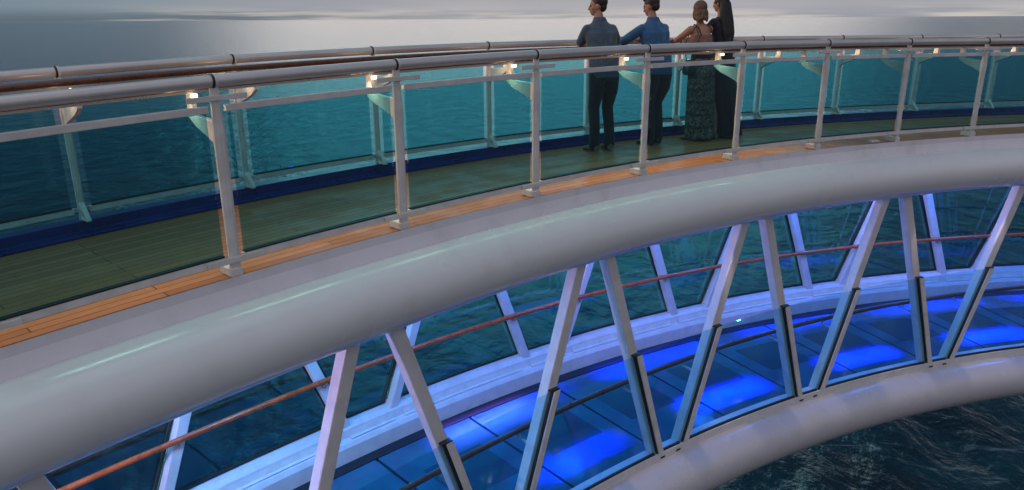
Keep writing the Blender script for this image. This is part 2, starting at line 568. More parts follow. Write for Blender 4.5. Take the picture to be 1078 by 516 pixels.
for i in range(len(near_lines) - 1):
    (a, at, _), (b, bt, _) = near_lines[i], near_lines[i + 1]
    at, bt = lerp_strut(a, at, ZG), lerp_strut(b, bt, ZG)
    link('glass_panel', pane(bmesh.new(), a + 0.01, b - 0.01, at + 0.01, bt - 0.01, -2.83, ZG + 0.004, -0.213, 0.012), M['clear'], bridge)
    link('bottom_gasket', pane(bmesh.new(), a + 0.05, b - 0.05, a + 0.05, b - 0.05, -2.834, -2.812, -0.213, 0.020), M['rubber'], bridge)
far_lines = sorted([(c + sg * 0.26, c + sg * 0.97) for c in VB for sg in (-1, 1)])
for i in range(len(far_lines) - 1):
    (a, at), (b, bt) = far_lines[i], far_lines[i + 1]
    wn = link('window_pane', pane(bmesh.new(), a + 0.03, b - 0.03, at + 0.03, bt - 0.03, -2.50, -0.55, 1.945, 0.014), M['window'], bridge)
    for (x0, x1) in ((a, at), (b, bt)):
        q = 0.062 if x0 == a else -0.062
        link('frame_gasket', slanted(bmesh.new(), (x0 + q, 1.925, -2.49), (x1 + q, 1.925, -0.55), 0.012, 0.012), M['rubber'], wn)
    link('frame_gasket', pane(bmesh.new(), a + 0.05, b - 0.05, a + 0.05, b - 0.05, -2.502, -2.478, 1.925, 0.02), M['rubber'], wn)

# lamps under the deck: small white downlights and blue floodlights at the strut heads
for k in range(-6, 9):
    s = -0.4 + 1.1 * k
    for d in (0.42, 1.28):
        dl = swp('downlight', circ(d, -0.312, 0.013, 10), M['whiteled'], bridge, s - 0.012, s + 0.012, n=1)
for k in range(-3, 6):
    s = -1.82 + 2.2 * k + 0.30
    lev = (0.0, 0.0, 0.0, 0.45, 1.0, 1.0, 1.0, 1.0, 1.0)[k + 3]
    for d in (0.15, 1.60):
        fl = swp('floodlight', rrect(d - 0.045, d + 0.045, -0.38, -0.305, 0.012), M['post'], bridge, s - 0.55, s + 0.55, n=6)
        swp('lens', rect(d - 0.03, d + 0.03, -0.386, -0.3805), M['blueled'], fl, s - 0.52, s + 0.52, n=5)
        if lev:
            lamp('blue_flood', 'AREA', pos(s, d, -0.40), pos(s, 0.27 if d < 1 else 1.44, -2.87),
                 (52 if d < 1 else 30) * lev * (1.35 if k % 2 else 0.8), (0.001, 0.022, 1.0), fl, size=(1.1 if d < 1 else 1.9) * K, size_y=0.05, angle=13)
            fl.children[-1].rotation_euler = (Matrix.Rotation(frame(s)[2], 4, 'Z')).to_euler()
    # wash lamp along the middle of the ceiling
    wl = swp('wash_light', rrect(0.78, 0.92, -0.335, -0.30, 0.01), M['post'], bridge, s - 0.3, s + 0.3, n=3)
    lamp('blue_wash', 'AREA', pos(s, 0.85, -0.345), pos(s, 1.15, -2.0), (45, 70, 55, 36, 34, 40, 40, 40, 40)[k + 3],
         (0.005, 0.36, 0.85) if k < 0 else (0.03, 0.20, 1.0), wl, size=0.5, angle=170)
# added violet-pink spots along the lower ceiling, tinting the struts from the left
for s, d, e in ((-7.6, 0.9, 330), (-1.8, 0.95, 60), (2.6, 0.95, 70)):
    vl = swp('added_light', rrect(d - 0.05, d + 0.05, -0.42, -0.34, 0.012), M['post'], bridge, s - 0.08, s + 0.08, n=2)
    lamp('violet_fill', 'SPOT', pos(s + 0.1, d, -0.46), pos(s + 4.5, d + (0.2 if s < -5 else 0.5), -1.9), e, (0.85, 0.55, 1.0), vl, size=0.12, angle=100, blend=0.8)

vf = swp('floodlight', rrect(1.34, 1.42, -0.40, -0.33, 0.012), M['post'], bridge, -2.3, -1.3, n=4)
lamp('violet_flood', 'AREA', pos(-1.75, 1.38, -0.42), pos(-1.75, 1.38, -2.87), 26, (0.42, 0.16, 1.0), vf, size=1.3, size_y=0.05, angle=15)
vf.children[0].rotation_euler = (Matrix.Rotation(frame(-1.8)[2], 4, 'Z')).to_euler()
# small blue lamps beside the strut heads
for k in range(-2, 5):
    s = -1.82 + 2.2 * k - 0.42
    for d, zz in ((0.06, -0.86), (1.66, -1.0)):
        hl = swp('head_lamp', rrect(d - 0.02, d + 0.02, -0.36, -0.305, 0.006), M['post'], bridge, s - 0.03, s + 0.03, n=1)
        lamp('blue_head_light', 'POINT', pos(s, d, zz + 0.45), pos(s, d, -2), 30 if d < 1 else 34, (0.01, 0.26, 1.0), hl, size=0.03)

# added spots with invented housings under the upper beam, washing the lower beam
for s in (-2.9, -1.0, 0.05, 1.5, 3.0, 4.4, 6.0):
    rl = swp('added_lamp', circ(-0.20, -0.600, 0.014, 10), M['post'], bridge, s - 0.03, s + 0.03, n=1)
    lamp('beam_fill_spot', 'SPOT', pos(s, -0.235, -0.625), pos(s + 0.05, -0.36, -2.95), 36, (1.0, 0.80, 0.72), rl, size=0.03, angle=21, blend=0.35)

# ------------------------------------------------------------------ lower handrails


def lower_rail(label, d, z, bracket_lines, base_d, sgn, mt):
    o = empty('handrail', label, 'handrail', loc=(0, 0, 0))
    swp('rail', circ(d, z, 0.026, 12), mt, o, smooth=True, n=180)
    for s in bracket_lines:
        bm = bmesh.new()
        sweep(bm, rect(min(d, base_d), max(d, base_d), z - 0.075, z - 0.055), s - 0.012, s + 0.012, 1)
        sweep(bm, rect(d - 0.01, d + 0.01, z - 0.058, z - 0.015), s - 0.012, s + 0.012, 1)
        link('bracket', bm, M['steel'], o, bevel=0.003)
    return o


lower_rail('red-brown varnished handrail running along the far lower windows, beyond the glass floor', 1.80, -1.935,
           [a + (b - a) * (-1.98 + 2.56) / (2.06) for a, b in far_lines], 1.86, 1, M['redrail'])
lower_rail('dark brown handrail just behind the waist-high near glass panes, above the blue-lit floor', 0.06, -2.085,
           [lerp_strut(a, b, -2.13) for a, b, _ in near_lines], -0.10, -1, M['brownrail'])

# ------------------------------------------------------------------ the deck railings


def railing(label, d0, inward, posts, zc, zfoot, lit):
    """inward: +1 when the deck lies on the larger-d side of this rail"""
    g = empty('glass_railing', label, 'railing', loc=(0, 0, 0))
    swp('handrail', circ(d0, 1.10, 0.034, 20), M['tube'], g, smooth=True, n=260)
    wd = d0 + inward * 0.30
    swp('wooden_rail', rrect(wd - 0.050, wd + 0.050, 1.034, 1.074, 0.014), M['brownrail'], g, smooth=True, n=200)
    swp('light_channel', rect(wd - 0.022, wd + 0.022, 1.018, 1.033), M['steel'], g)
    for i, s in enumerate(posts):
        bm = bmesh.new()
        # the upright, thicker where the arm leaves it
        k_ = 0.9 if inward > 0 else 0.62
        sec = [(0.0, 0.037 * k_, 0.024), (0.70, 0.040 * k_, 0.026), (0.82, 0.040 * k_, 0.034), (0.93, 0.032 * k_, 0.026), (1.075, 0.028 * k_, 0.022)]
        rings = []
        for z, hs, hd in sec:
            rings.append([bm.verts.new(pos(s + hs * math.cos(q) * (1.0 if abs(math.cos(q)) < .5 else 1.0),
                                           d0 + hd * math.sin(q), z)) for q in [R(22.5 + 45 * j) for j in range(8)]])
        for A, B in zip(rings, rings[1:]):
            for j in range(8):
                bm.faces.new((A[j], A[(j + 1) % 8], B[(j + 1) % 8], B[j]))
        bm.faces.new(rings[0][::-1])
        bm.faces.new(rings[-1])
        po = link('post', bm, M['post'], g, bevel=0.004)
        # collar strap over the tube with its two rubber joints
        swp('collar', circ(d0, 1.10, 0.0385, 18), M['post'], po, s - 0.002, s + 0.014, smooth=True, n=1)
        swp('joint', circ(d0, 1.10, 0.0405, 18), M['rubber'], po, s - 0.014, s - 0.003, n=1)
        # foot
        bm = bmesh.new()
        if inward > 0:
            sweep(bm, rect(d0 - 0.030, d0 + 0.115, zfoot, zfoot + 0.050), s - 0.042, s + 0.030, 1)
        else:
            for a, b in ((0.034, 0.10),):
                vsx = []
                for dd, zz in ((d0 + 0.03, zfoot), (d0 - 0.125, zfoot), (d0 - 0.125, zfoot + 0.012), (d0 - 0.03, zfoot + 0.12), (d0 + 0.03, zfoot + 0.12)):
                    vsx.append((dd, zz))
                sweep(bm, vsx, s - 0.016, s + 0.016, 1)
        link('foot', bm, M['post'], po, bevel=0.005)
        # curved arm that carries the wooden rail
        n = 8
        bm = bmesh.new()
        pts_t, pts_b = [], []
        for j in range(n + 1):
            u = j / n
            dd = 0.02 + 0.31 * u
            pts_t.append((d0 + inward * dd, 0.885 + 0.02 * u if u < .86 else 1.018))
            pts_b.append((d0 + inward * (dd + (0.0 if u < .9 else 0.012)), 0.745 + 0.115 * u ** 0.8 + (0.03 * ((u - .7) / .3) ** 2 if u > .7 else 0)))
        sweep(bm, pts_t + pts_b[::-1], s - 0.015, s + 0.015, 1)
        link('arm', bm, M['post'], po, bevel=0.003)
        # cleats joining the clamp rails of neighbouring bays
        for z0, z1, dd in ((0.998, 1.028, 0.0), (zc - 0.038, zc - 0.004, 0.0)):
            swp('cleat', rect(d0 - 0.034, d0 - 0.0255, z0, z1) if inward > 0 else rect(d0 + 0.0255, d0 + 0.034, z0, z1),
                M['post'], po, s - 0.17, s + 0.17, bevel=0.003, n=3)
        if lit(i):
            lm_ = swp('lamp', rect(d0 + inward * 0.255 - 0.012, d0 + inward * 0.255 + 0.012, 0.995, 1.016), M['warmled'], po,
                      s - 0.014, s + 0.014, n=1)
            sm_ = s + 0.6
            lamp('rail_light', 'AREA', pos(sm_, d0 + inward * 0.30, 1.012), pos(sm_, d0 + inward * (0.02 if inward > 0 else 0.22), 0.0), 4.2 if inward > 0 else 0.9,
                 (1.0, 0.72, 0.46), lm_, size=1.15 * K, size_y=0.03, angle=120)
            lamp('tip_light', 'POINT', pos(s - 0.09, d0 + inward * 0.25, 0.93), pos(s, d0, 0), 0.45 if inward > 0 else 0.35, (1.0, 0.72, 0.42), lm_, size=0.02)
    for a, b in zip(posts, posts[1:]):
        a_, b_ = a + 0.062, b - 0.062
        gp = swp('glass_panel', rect(d0 - 0.006, d0 + 0.006, zc + 0.002, 0.934), M['glass'], g, a_, b_, n=10)
        swp('clamp_rail', rect(d0 - 0.018, d0 + 0.018, 0.9345, 0.972), M['post'], gp, a_ - 0.012, b_ + 0.012, bevel=0.003, n=10)
        swp('clamp_rail', rect(d0 - 0.018, d0 + 0.018, zc - 0.040, zc + 0.001), M['post'], gp, a_ - 0.012, b_ + 0.012, bevel=0.003, n=10)
        swp('edge_seal', rect(d0 - 0.0195, d0 + 0.0195, zc + 0.0015, zc + 0.010), M['rubber'], gp, a_, b_, n=10)
    return g


dq = [0.0064, -0.0292, -0.0095, 0.0137, 0.0270, 0.0150, 0.0115, -0.0350]
near_posts = [-4.79404 + 1.242751 * i + (dq[i] if 0 <= i < 8 else 0) for i in range(-2, 12)]
dw = [0.0406, -0.0048, -0.0301, -0.0322, -0.0135, 0.0135, 0.0139, 0.0164, 0.0158, -0.0196]
far_posts = [-5.100947 + 1.202769 * i + (dw[i] if 0 <= i < 10 else 0) for i in range(-2, 13)]
railing('near glass railing with cream posts and brushed tube, standing above the white fascia',
        0.0, 1, near_posts, 0.125, 0.002, lambda i: i <= 6)
railing('far glass railing on the blue coaming, four people leaning on it',
        1.657, -1, far_posts, 0.185, 0.101, lambda i: True)

bm = bmesh.new()
sweep(bm, rrect(0.02, 0.09, 0.001, 0.028, 0.01), 2.32, 2.44, 3)
df = link('deck_fitting', bm, M['post'], None, smooth=True)
tag(df, 'small pale fitting on the teak strip under the near railing, right of the people', 'deck fitting')


# ------------------------------------------------------------------ people
def fabric(name, col, var=0.25, rough=0.85, folds=0.5):
    m, t = mat(name)
    tc = t.n('ShaderNodeTexCoord').outputs['Object']
    n1 = t.n('ShaderNodeTexNoise', {'Vector': tc, 'Scale': 9.0, 'Detail': 5.0, 'Distortion': 0.8}).outputs[0]
    n2 = t.n('ShaderNodeTexNoise', {'Vector': tc, 'Scale': 220.0, 'Detail': 2.0}).outputs[0]
    c = t.mix(t.mr(n1, 0.3, 0.7), tuple(x * (1 - var) for x in col), tuple(x * (1 + var) for x in col))
    h = t.m('ADD', t.m('MULTIPLY', n1, 1.0), t.m('MULTIPLY', n2, 0.04))
    bp = t.n('ShaderNodeBump', {'Height': h, 'Strength': folds, 'Distance': 0.03})
    p = t.n('ShaderNodeBsdfPrincipled', {'Base Color': c, 'Roughness': rough, 'Normal': bp.outputs[0], 'Sheen Weight': 0.15})
    o = t.n('ShaderNodeOutputMaterial')
    t.t.links.new(p.outputs[0], o.inputs[0])
    return m


def hair_mat(name, col):
    m, t = mat(name)
    tc = t.n('ShaderNodeTexCoord').outputs['Object']
    mp = t.n('ShaderNodeMapping', {'Vector': tc, 'Scale': (60, 60, 6)}).outputs[0]
    n1 = t.n('ShaderNodeTexNoise', {'Vector': mp, 'Scale': 1.5, 'Detail': 4.0}).outputs[0]
    c = t.mix(t.mr(n1, 0.3, 0.7), tuple(x * .5 for x in col), tuple(x * 1.4 for x in col))
    bp = t.n('ShaderNodeBump', {'Height': n1, 'Strength': 0.7, 'Distance': 0.01})
    p = t.n('ShaderNodeBsdfPrincipled', {'Base Color': c, 'Roughness': 0.5, 'Normal': bp.outputs[0]})
    o = t.n('ShaderNodeOutputMaterial')
    t.t.links.new(p.outputs[0], o.inputs[0])
    return m


M['skin'] = principled('skin', (0.42, 0.21, 0.14), 0.5, var=0.12, vscale=10)
M['eye'] = principled('eye_dark', (0.02, 0.015, 0.012), 0.15)
M['greyshirt'] = fabric('grey_blue_shirt', (0.055, 0.090, 0.130))
M['blueshirt'] = fabric('blue_shirt', (0.030, 0.105, 0.23))
M['darkjeans'] = fabric('dark_jeans', (0.010, 0.013, 0.022))
M['pinktop'] = fabric('dusty_rose_top', (0.25, 0.13, 0.10))
M['blackcloth'] = fabric('navy_dress', (0.010, 0.014, 0.026))
M['leather'] = principled('shoe_leather', (0.20, 0.15, 0.10), 0.5)
M['darkleather'] = principled('bag_leather', (0.015, 0.03, 0.035), 0.4)
M['brownhair'] = hair_mat('brown_hair', (0.022, 0.013, 0.009))
M['blondehair'] = hair_mat('blonde_hair', (0.13, 0.070, 0.032))
M['blackhair'] = hair_mat('black_hair', (0.010, 0.007, 0.006))


def skirt_mat():
    m, t = mat('patterned_skirt')
    tc = t.n('ShaderNodeTexCoord').outputs['Object']
    sp = t.n('ShaderNodeSeparateXYZ', {0: tc})
    n1 = t.n('ShaderNodeTexNoise', {'Vector': tc, 'Scale': 26.0, 'Detail': 5.0, 'Distortion': 1.5}).outputs[0]
    wz = t.m('ADD', sp.outputs[2], t.m('MULTIPLY', n1, 0.02))
    band = t.m('SINE', t.m('MULTIPLY', wz, 41.0))
    c = t.mix(t.mr(n1, 0.44, 0.60), (0.045, 0.042, 0.042), (0.28, 0.22, 0.17))
    c = t.mix(t.mr(band, 0.45, 0.9, 0.0, 0.6), c, (0.022, 0.025, 0.035))
    p = t.n('ShaderNodeBsdfPrincipled', {'Base Color': c, 'Roughness': 0.85})
    o = t.n('ShaderNodeOutputMaterial')
    t.t.links.new(p.outputs[0], o.inputs[0])
    return m


M['skirt'] = skirt_mat()


def ringed(bm, rings, n=20, fold=None):
    """closed loft through rings (cx, cy, cz, rx, ry[, direction]) stacked along a line"""
    R_ = []
    for idx, (c, rx, ry, ax, ay) in enumerate(rings):
        row = []
        for j in range(n):
            q = 2 * math.pi * j / n
            f = 1.0 + (fold(idx, q) if fold else 0.0)
            row.append(bm.verts.new(c + ax * (rx * f * math.cos(q)) + ay * (ry * f * math.sin(q))))
        R_.append(row)
    for A, B in zip(R_, R_[1:]):
        for j in range(n):
            bm.faces.new((A[j], A[(j + 1) % n], B[(j + 1) % n], B[j]))
    bm.faces.new(R_[0][::-1])
    bm.faces.new(R_[-1])


EX, EY, EZ = Vector((1, 0, 0)), Vector((0, 1, 0)), Vector((0, 0, 1))


def torso(bm, rows, n=22, fold=None):
    ringed(bm, [(Vector((x, y, z)), rx, ry, EX, EY) for x, y, z, rx, ry in rows], n, fold)


def limb(bm, pts, n=10):
    """tapered tube with round ends through (x, y, z, r)"""
    P = [Vector(p[:3]) for p in pts]
    r = [p[3] for p in pts]
    rings = []
    N = len(P)
    for i in range(N):
        tdir = (P[min(i + 1, N - 1)] - P[max(i - 1, 0)]).normalized()
        ref = EX if abs(tdir.x) < 0.8 else EY
        ax = tdir.cross(ref).normalized()
        ay = tdir.cross(ax).normalized()
        if i == 0:
            for a in (80, 55, 28):
                rings.append((P[0] - tdir * r[0] * math.sin(R(a)), r[0] * math.cos(R(a)), r[0] * math.cos(R(a)), ax, ay))
        rings.append((P[i], r[i], r[i], ax, ay))
        if i == N - 1:
            for a in (28, 55, 80):
                rings.append((P[i] + tdir * r[i] * math.sin(R(a)), r[i] * math.cos(R(a)), r[i] * math.cos(R(a)), ax, ay))
    ringed(bm, rings, n)


def ball(bm, c, rx, ry, rz, rot=None):
    m = Matrix.Translation(Vector(c)) @ (rot or Matrix.Identity(4)) @ Matrix.Diagonal((rx, ry, rz, 1))
    bmesh.ops.create_uvsphere(bm, u_segments=16, v_segments=12, radius=1.0, matrix=m)


def grown(name, bm, m, parent, voxel=0.007, smooth=3):
    """fuse the overlapping forms of one piece into one continuous surface"""
    me = bpy.data.meshes.new(name)
    bmesh.ops.recalc_face_normals(bm, faces=bm.faces)
    bm.to_mesh(me)
    bm.free()
    o = bpy.data.objects.new(name, me)
    COL.objects.link(o)
    r = o.modifiers.new('fuse', 'REMESH')
    r.mode = 'VOXEL'
    r.voxel_size = voxel
    s = o.modifiers.new('soften', 'SMOOTH')
    s.factor = 0.5
    s.iterations = smooth
    dg = bpy.context.evaluated_depsgraph_get()
    me2 = bpy.data.meshes.new_from_object(o.evaluated_get(dg))
    o.modifiers.clear()
    o.data = me2
    bpy.data.meshes.remove(me)
    me2.name = name
    me2.materials.clear()
    me2.materials.append(m)
    for p in me2.polygons:
        p.use_smooth = True
    o.parent = parent
    return o


def hand(bm, wrist, dirv, side, curl=0.35):
    """palm, four unequal bent fingers and a thumb; dirv = pointing direction, side = +1 right hand"""
    d = Vector(dirv).normalized()
    lat = d.cross(EZ).normalized() * side         # towards the little finger
    up = lat.cross(d).normalized()
    if up.z < 0:
        up = -up
    w_ = Vector(wrist)
    pc = w_ + d * 0.045
    for q in (-0.028, -0.010, 0.010, 0.028):
        limb(bm, [tuple(w_ + d * 0.012 + lat * q * 0.7) + (0.014,), tuple(w_ + d * 0.085 + lat * q) + (0.0125,)], 8)
    for q, L in ((-0.031, 0.068), (-0.0105, 0.078), (0.0105, 0.072), (0.030, 0.056)):
        a = w_ + d * 0.085 + lat * q
        b = a + (d - up * 0.25 * curl / 0.35) * L * 0.45 + lat * q * 0.12
        c = b + (d - up * 0.95 * curl / 0.35) * L * 0.30
        e = c + (d * 0.35 - up * 1.2) * L * 0.22
        limb(bm, [tuple(a) + (0.0095,), tuple(b) + (0.0088,), tuple(c) + (0.008,), tuple(e) + (0.007,)], 8)
    a = w_ + d * 0.025 - lat * 0.028
    b = a + (d * 0.7 - lat * 0.8).normalized() * 0.038 - up * 0.008
    c = b + (d * 0.95 - lat * 0.2).normalized() * 0.030 - up * 0.006
    limb(bm, [tuple(a) + (0.0125,), tuple(b) + (0.0105,), tuple(c) + (0.0085,)], 8)


def head(bm, c, yaw, pitch, s=1.0):
    """skull, jaw, nose, lips, brows and ears turned by yaw (left positive) and pitch; returns its matrix"""
    m = Matrix.Translation(Vector(c)) @ Matrix.Rotation(yaw, 4, 'Z') @ Matrix.Rotation(pitch, 4, 'X') @ Matrix.Scale(s, 4)

    def b(x, y, z, rx, ry, rz, rx_=0.0):
        mm = m @ Matrix.Translation((x, y, z)) @ Matrix.Rotation(rx_, 4, 'X') @ Matrix.Diagonal((rx, ry, rz, 1))
        bmesh.ops.create_uvsphere(bm, u_segments=18, v_segments=14, radius=1.0, matrix=mm)
    b(0, -0.012, 0.022, 0.074, 0.094, 0.088)        # cranium
    b(0, 0.022, -0.030, 0.060, 0.064, 0.075)        # face
    b(0, 0.050, -0.082, 0.034, 0.030, 0.024)        # chin
    b(0, 0.093, -0.020, 0.011, 0.014, 0.026, 0.35)  # nose
    b(0, 0.101, -0.036, 0.014, 0.012, 0.010)
    b(0, 0.080, -0.058, 0.022, 0.012, 0.006)        # lips
    b(0, 0.078, -0.066, 0.020, 0.012, 0.006)
    for q in (-1, 1):
        b(q * 0.027, 0.078, 0.016, 0.018, 0.012, 0.007)   # brow
        b(q * 0.044, 0.052, -0.026, 0.016, 0.02, 0.018)   # cheek
        b(q * 0.076, -0.004, -0.012, 0.008, 0.017, 0.030) # ear
    return m


def eyes(m, parent):
    for q in (-1, 1):
        bm = bmesh.new()
        bmesh.ops.create_uvsphere(bm, u_segments=10, v_segments=8, radius=0.0095,
                                  matrix=m @ Matrix.Translation((q * 0.028, 0.0775, -0.002)))
        link('eye', bm, M['eye'], parent, smooth=True)


def shoe(bm, x, y, z, yaw, L=0.27, w_=0.046):
    m = Matrix.Translation((x, y, z)) @ Matrix.Rotation(yaw, 4, 'Z')
    prof = [(-0.075, 0.033, 0.075), (-0.03, 0.038, 0.085), (0.04, 0.040, 0.072), (0.11, 0.046, 0.055), (0.165, 0.040, 0.042), (0.19, 0.024, 0.028)]
    R_ = []
    for yy, hw, hh in prof:
        row = []
        for q in range(12):
            a = 2 * math.pi * q / 12
            zz = hh * 0.5 + hh * 0.5 * math.sin(a)
            row.append(bm.verts.new(m @ Vector((hw * math.cos(a), yy, max(0.0, zz)))))
        R_.append(row)
    for A, B in zip(R_, R_[1:]):
        for j in range(12):
            bm.faces.new((A[j], A[(j + 1) % 12], B[(j + 1) % 12], B[j]))
    bm.faces.new(R_[0][::-1])
    bm.faces.new(R_[-1])


def place(g, s, d, turn=0.0):
    p = pos(s, d, 0.0)
    g.location = p
    g.rotation_euler = (0, 0, frame(s)[2] + turn)


RAILZ = 1.075 * K          # top of the wooden rail over the deck


def man(label, s, d, turn, shirt, headyaw, headpitch, armL, armR, lean=0.0, H=1.0, feet=((-0.10, 0.0, 0.15), (0.11, 0.02, -0.15)), hips=0.0, toes='leather'):
    g = empty('person', label, 'person')
    place(g, s, d, turn)
    sx = lean
    hp = Vector((hips, -0.02, 0.93 * H))
    ch = Vector((hips + sx * 0.6, 0.045, 1.25 * H))
    nk = Vector((hips + sx, 0.085, 1.455 * H))
    hd = nk + Vector((sx * 0.25, 0.045, 0.165))
    # body
    b = bmesh.new()
    torso(b, [(hp.x, hp.y, hp.z - 0.06, 0.10, 0.08), (hp.x, hp.y, hp.z + 0.02, 0.155, 0.105), (ch.x, ch.y, ch.z - .1, 0.135, 0.095),
              (ch.x, ch.y, ch.z, 0.155, 0.105), (nk.x, nk.y - .02, nk.z - 0.06, 0.13, 0.08), (nk.x, nk.y, nk.z, 0.06, 0.055)])
    limb(b, [tuple(nk - EZ * 0.04) + (0.055,), tuple(nk + Vector((0, 0.02, 0.05))) + (0.052,), tuple(hd - EZ * 0.05) + (0.05,)])
    hm = head(b, hd, headyaw, headpitch)
    for sg, arm in ((-1, armL), (1, armR)):
        sh = Vector((nk.x + sg * 0.160, nk.y - 0.01, nk.z - 0.090))
        el_, wr, hdir = Vector(arm[0]), Vector(arm[1]), Vector(arm[2])
        limb(b, [tuple(sh) + (0.055,), tuple(sh.lerp(el_, .5)) + (0.047,), tuple(el_) + (0.040,), tuple(el_.lerp(wr, .35)) + (0.038,), tuple(wr) + (0.026,)])
        hand(b, wr, hdir, sg)
    for (fx, fy, fa), sg in zip(feet, (-1, 1)):
        limb(b, [(hp.x + sg * 0.085, hp.y, hp.z - 0.02, 0.085), ((hp.x + sg * 0.085 + fx) / 2, fy + 0.035, 0.50 * H, 0.052),
                 (fx, fy - 0.02, 0.09, 0.038)])
    body = grown('body', b, M['skin'], g)
    eyes(hm, body)
    # shirt: loose, with a collar, sleeves to the wrist and a hem over the hips
    b = bmesh.new()
    fold = lambda i, q: 0.018 * math.sin(5 * q + i * 1.3) + 0.012 * math.sin(9 * q - i)
    torso(b, [(hp.x, hp.y, hp.z - 0.085, 0.182, 0.135), (hp.x, hp.y, hp.z - 0.02, 0.183, 0.138), (ch.x * .5 + hp.x * .5, hp.y + 0.01, hp.z + 0.13, 0.176, 0.132),
              (ch.x, ch.y, ch.z - 0.02, 0.187, 0.135), (nk.x - sx * .2, nk.y - .03, nk.z - 0.13, 0.200, 0.125), (nk.x - sx * .1, nk.y - .015, nk.z - 0.065, 0.182, 0.095), (nk.x - sx * .1, nk.y - .01, nk.z - 0.035, 0.135, 0.085),
              (nk.x, nk.y - 0.005, nk.z - 0.015, 0.095, 0.075), (nk.x, nk.y + .008, nk.z + 0.045, 0.064, 0.064)], 28, fold)
    for sg, arm in ((-1, armL), (1, armR)):
        sh = Vector((nk.x + sg * 0.158, nk.y - 0.01, nk.z - 0.092))
        el_, wr = Vector(arm[0]), Vector(arm[1])
        limb(b, [tuple(sh) + (0.060,), tuple(sh.lerp(el_, .3)) + (0.060,), tuple(sh.lerp(el_, .7)) + (0.056,), tuple(el_) + (0.052,),
                 tuple(el_.lerp(wr, .5)) + (0.049,), tuple(el_.lerp(wr, .86)) + (0.037,)], 14)
    grown('shirt', b, M[shirt], g, 0.009, 3)
    # trousers
    b = bmesh.new()
    torso(b, [(hp.x, hp.y, hp.z - 0.12, 0.165, 0.118), (hp.x, hp.y, hp.z - 0.02, 0.165, 0.122), (hp.x, hp.y, hp.z + 0.06, 0.155, 0.112)], 24)
    for (fx, fy, fa), sg in zip(feet, (-1, 1)):
        hx = hp.x + sg * 0.085
        limb(b, [(hx, hp.y - 0.005, hp.z - 0.06, 0.100), (hx * .75 + fx * .25, hp.y + 0.01, hp.z - 0.24, 0.088), ((hx + fx) / 2, fy + 0.035, 0.50 * H, 0.067),
                 (fx * .8 + hx * .2, fy - 0.005, 0.28, 0.062), (fx, fy - 0.015, 0.11, 0.064), (fx, fy - 0.01, 0.075, 0.066)], 14)
    grown('trousers', b, M['darkjeans'], g, 0.009, 2)
    b = bmesh.new()
    torso(b, [(hp.x, hp.y, hp.z + 0.035, 0.168, 0.125), (hp.x, hp.y, hp.z + 0.055, 0.168, 0.125)], 24)
    for (fx, fy, fa), sg in zip(feet, (-1, 1)):
        b = bmesh.new()
        shoe(b, fx, fy, 0.004, fa)
        link('shoe', b, M[toes], g, smooth=True)
    # short hair
    b = bmesh.new()

    def hb(x, y, z, rx, ry, rz):
        mm = hm @ Matrix.Translation((x, y, z)) @ Matrix.Diagonal((rx, ry, rz, 1))
        bmesh.ops.create_uvsphere(b, u_segments=18, v_segments=14, radius=1.0, matrix=mm)
    hb(0, -0.022, 0.040, 0.081, 0.094, 0.085)
    hb(0, 0.030, 0.088, 0.058, 0.055, 0.032)
    hb(0, -0.055, -0.012, 0.066, 0.050, 0.060)
    for k in range(26):
        a = random.uniform(0, 6.28)
        hb(0.055 * math.cos(a), -0.02 + 0.065 * math.sin(a), 0.085 + random.uniform(-0.012, 0.018), 0.020, 0.022, 0.017)
    grown('hair', b, M['brownhair'], g, 0.006, 1)
    return g


def fore(x0, y0, x1, y1, z=RAILZ + 0.045):
    """elbow and wrist of a forearm resting on the wooden rail"""
    return ((x0, y0, z), (x1, y1, z + 0.005), (x1 - x0, y1 - y0, -0.05))


# rail lies in front (+y); distance from the root to the wooden rail's middle
def ry(d):
    return (1.357 - d) * K


d1 = 1.17
man('man in grey-blue shirt and dark jeans leaning on far rail, head turned left, leftmost', -0.50, d1, R(-12), 'greyshirt',
    R(58), R(-2), fore(-0.20, ry(d1) - 0.02, -0.06, ry(d1) + 0.20), fore(0.27, ry(d1) - 0.03, 0.10, ry(d1) + 0.18), lean=-0.02)
d2 = 1.15
man('man in bright blue shirt leaning on far rail, left of the blonde woman', 0.17, d2, R(-6), 'blueshirt',
    R(24), R(-14), fore(-0.33, ry(d2) - 0.03, -0.30, ry(d2) + 0.20), fore(0.22, ry(d2) - 0.02, 0.02, ry(d2) + 0.18), lean=-0.03, H=1.0,
    feet=((-0.07, -0.02, 0.1), (0.12, 0.06, -0.2)), hips=0.03, toes='darkleather')


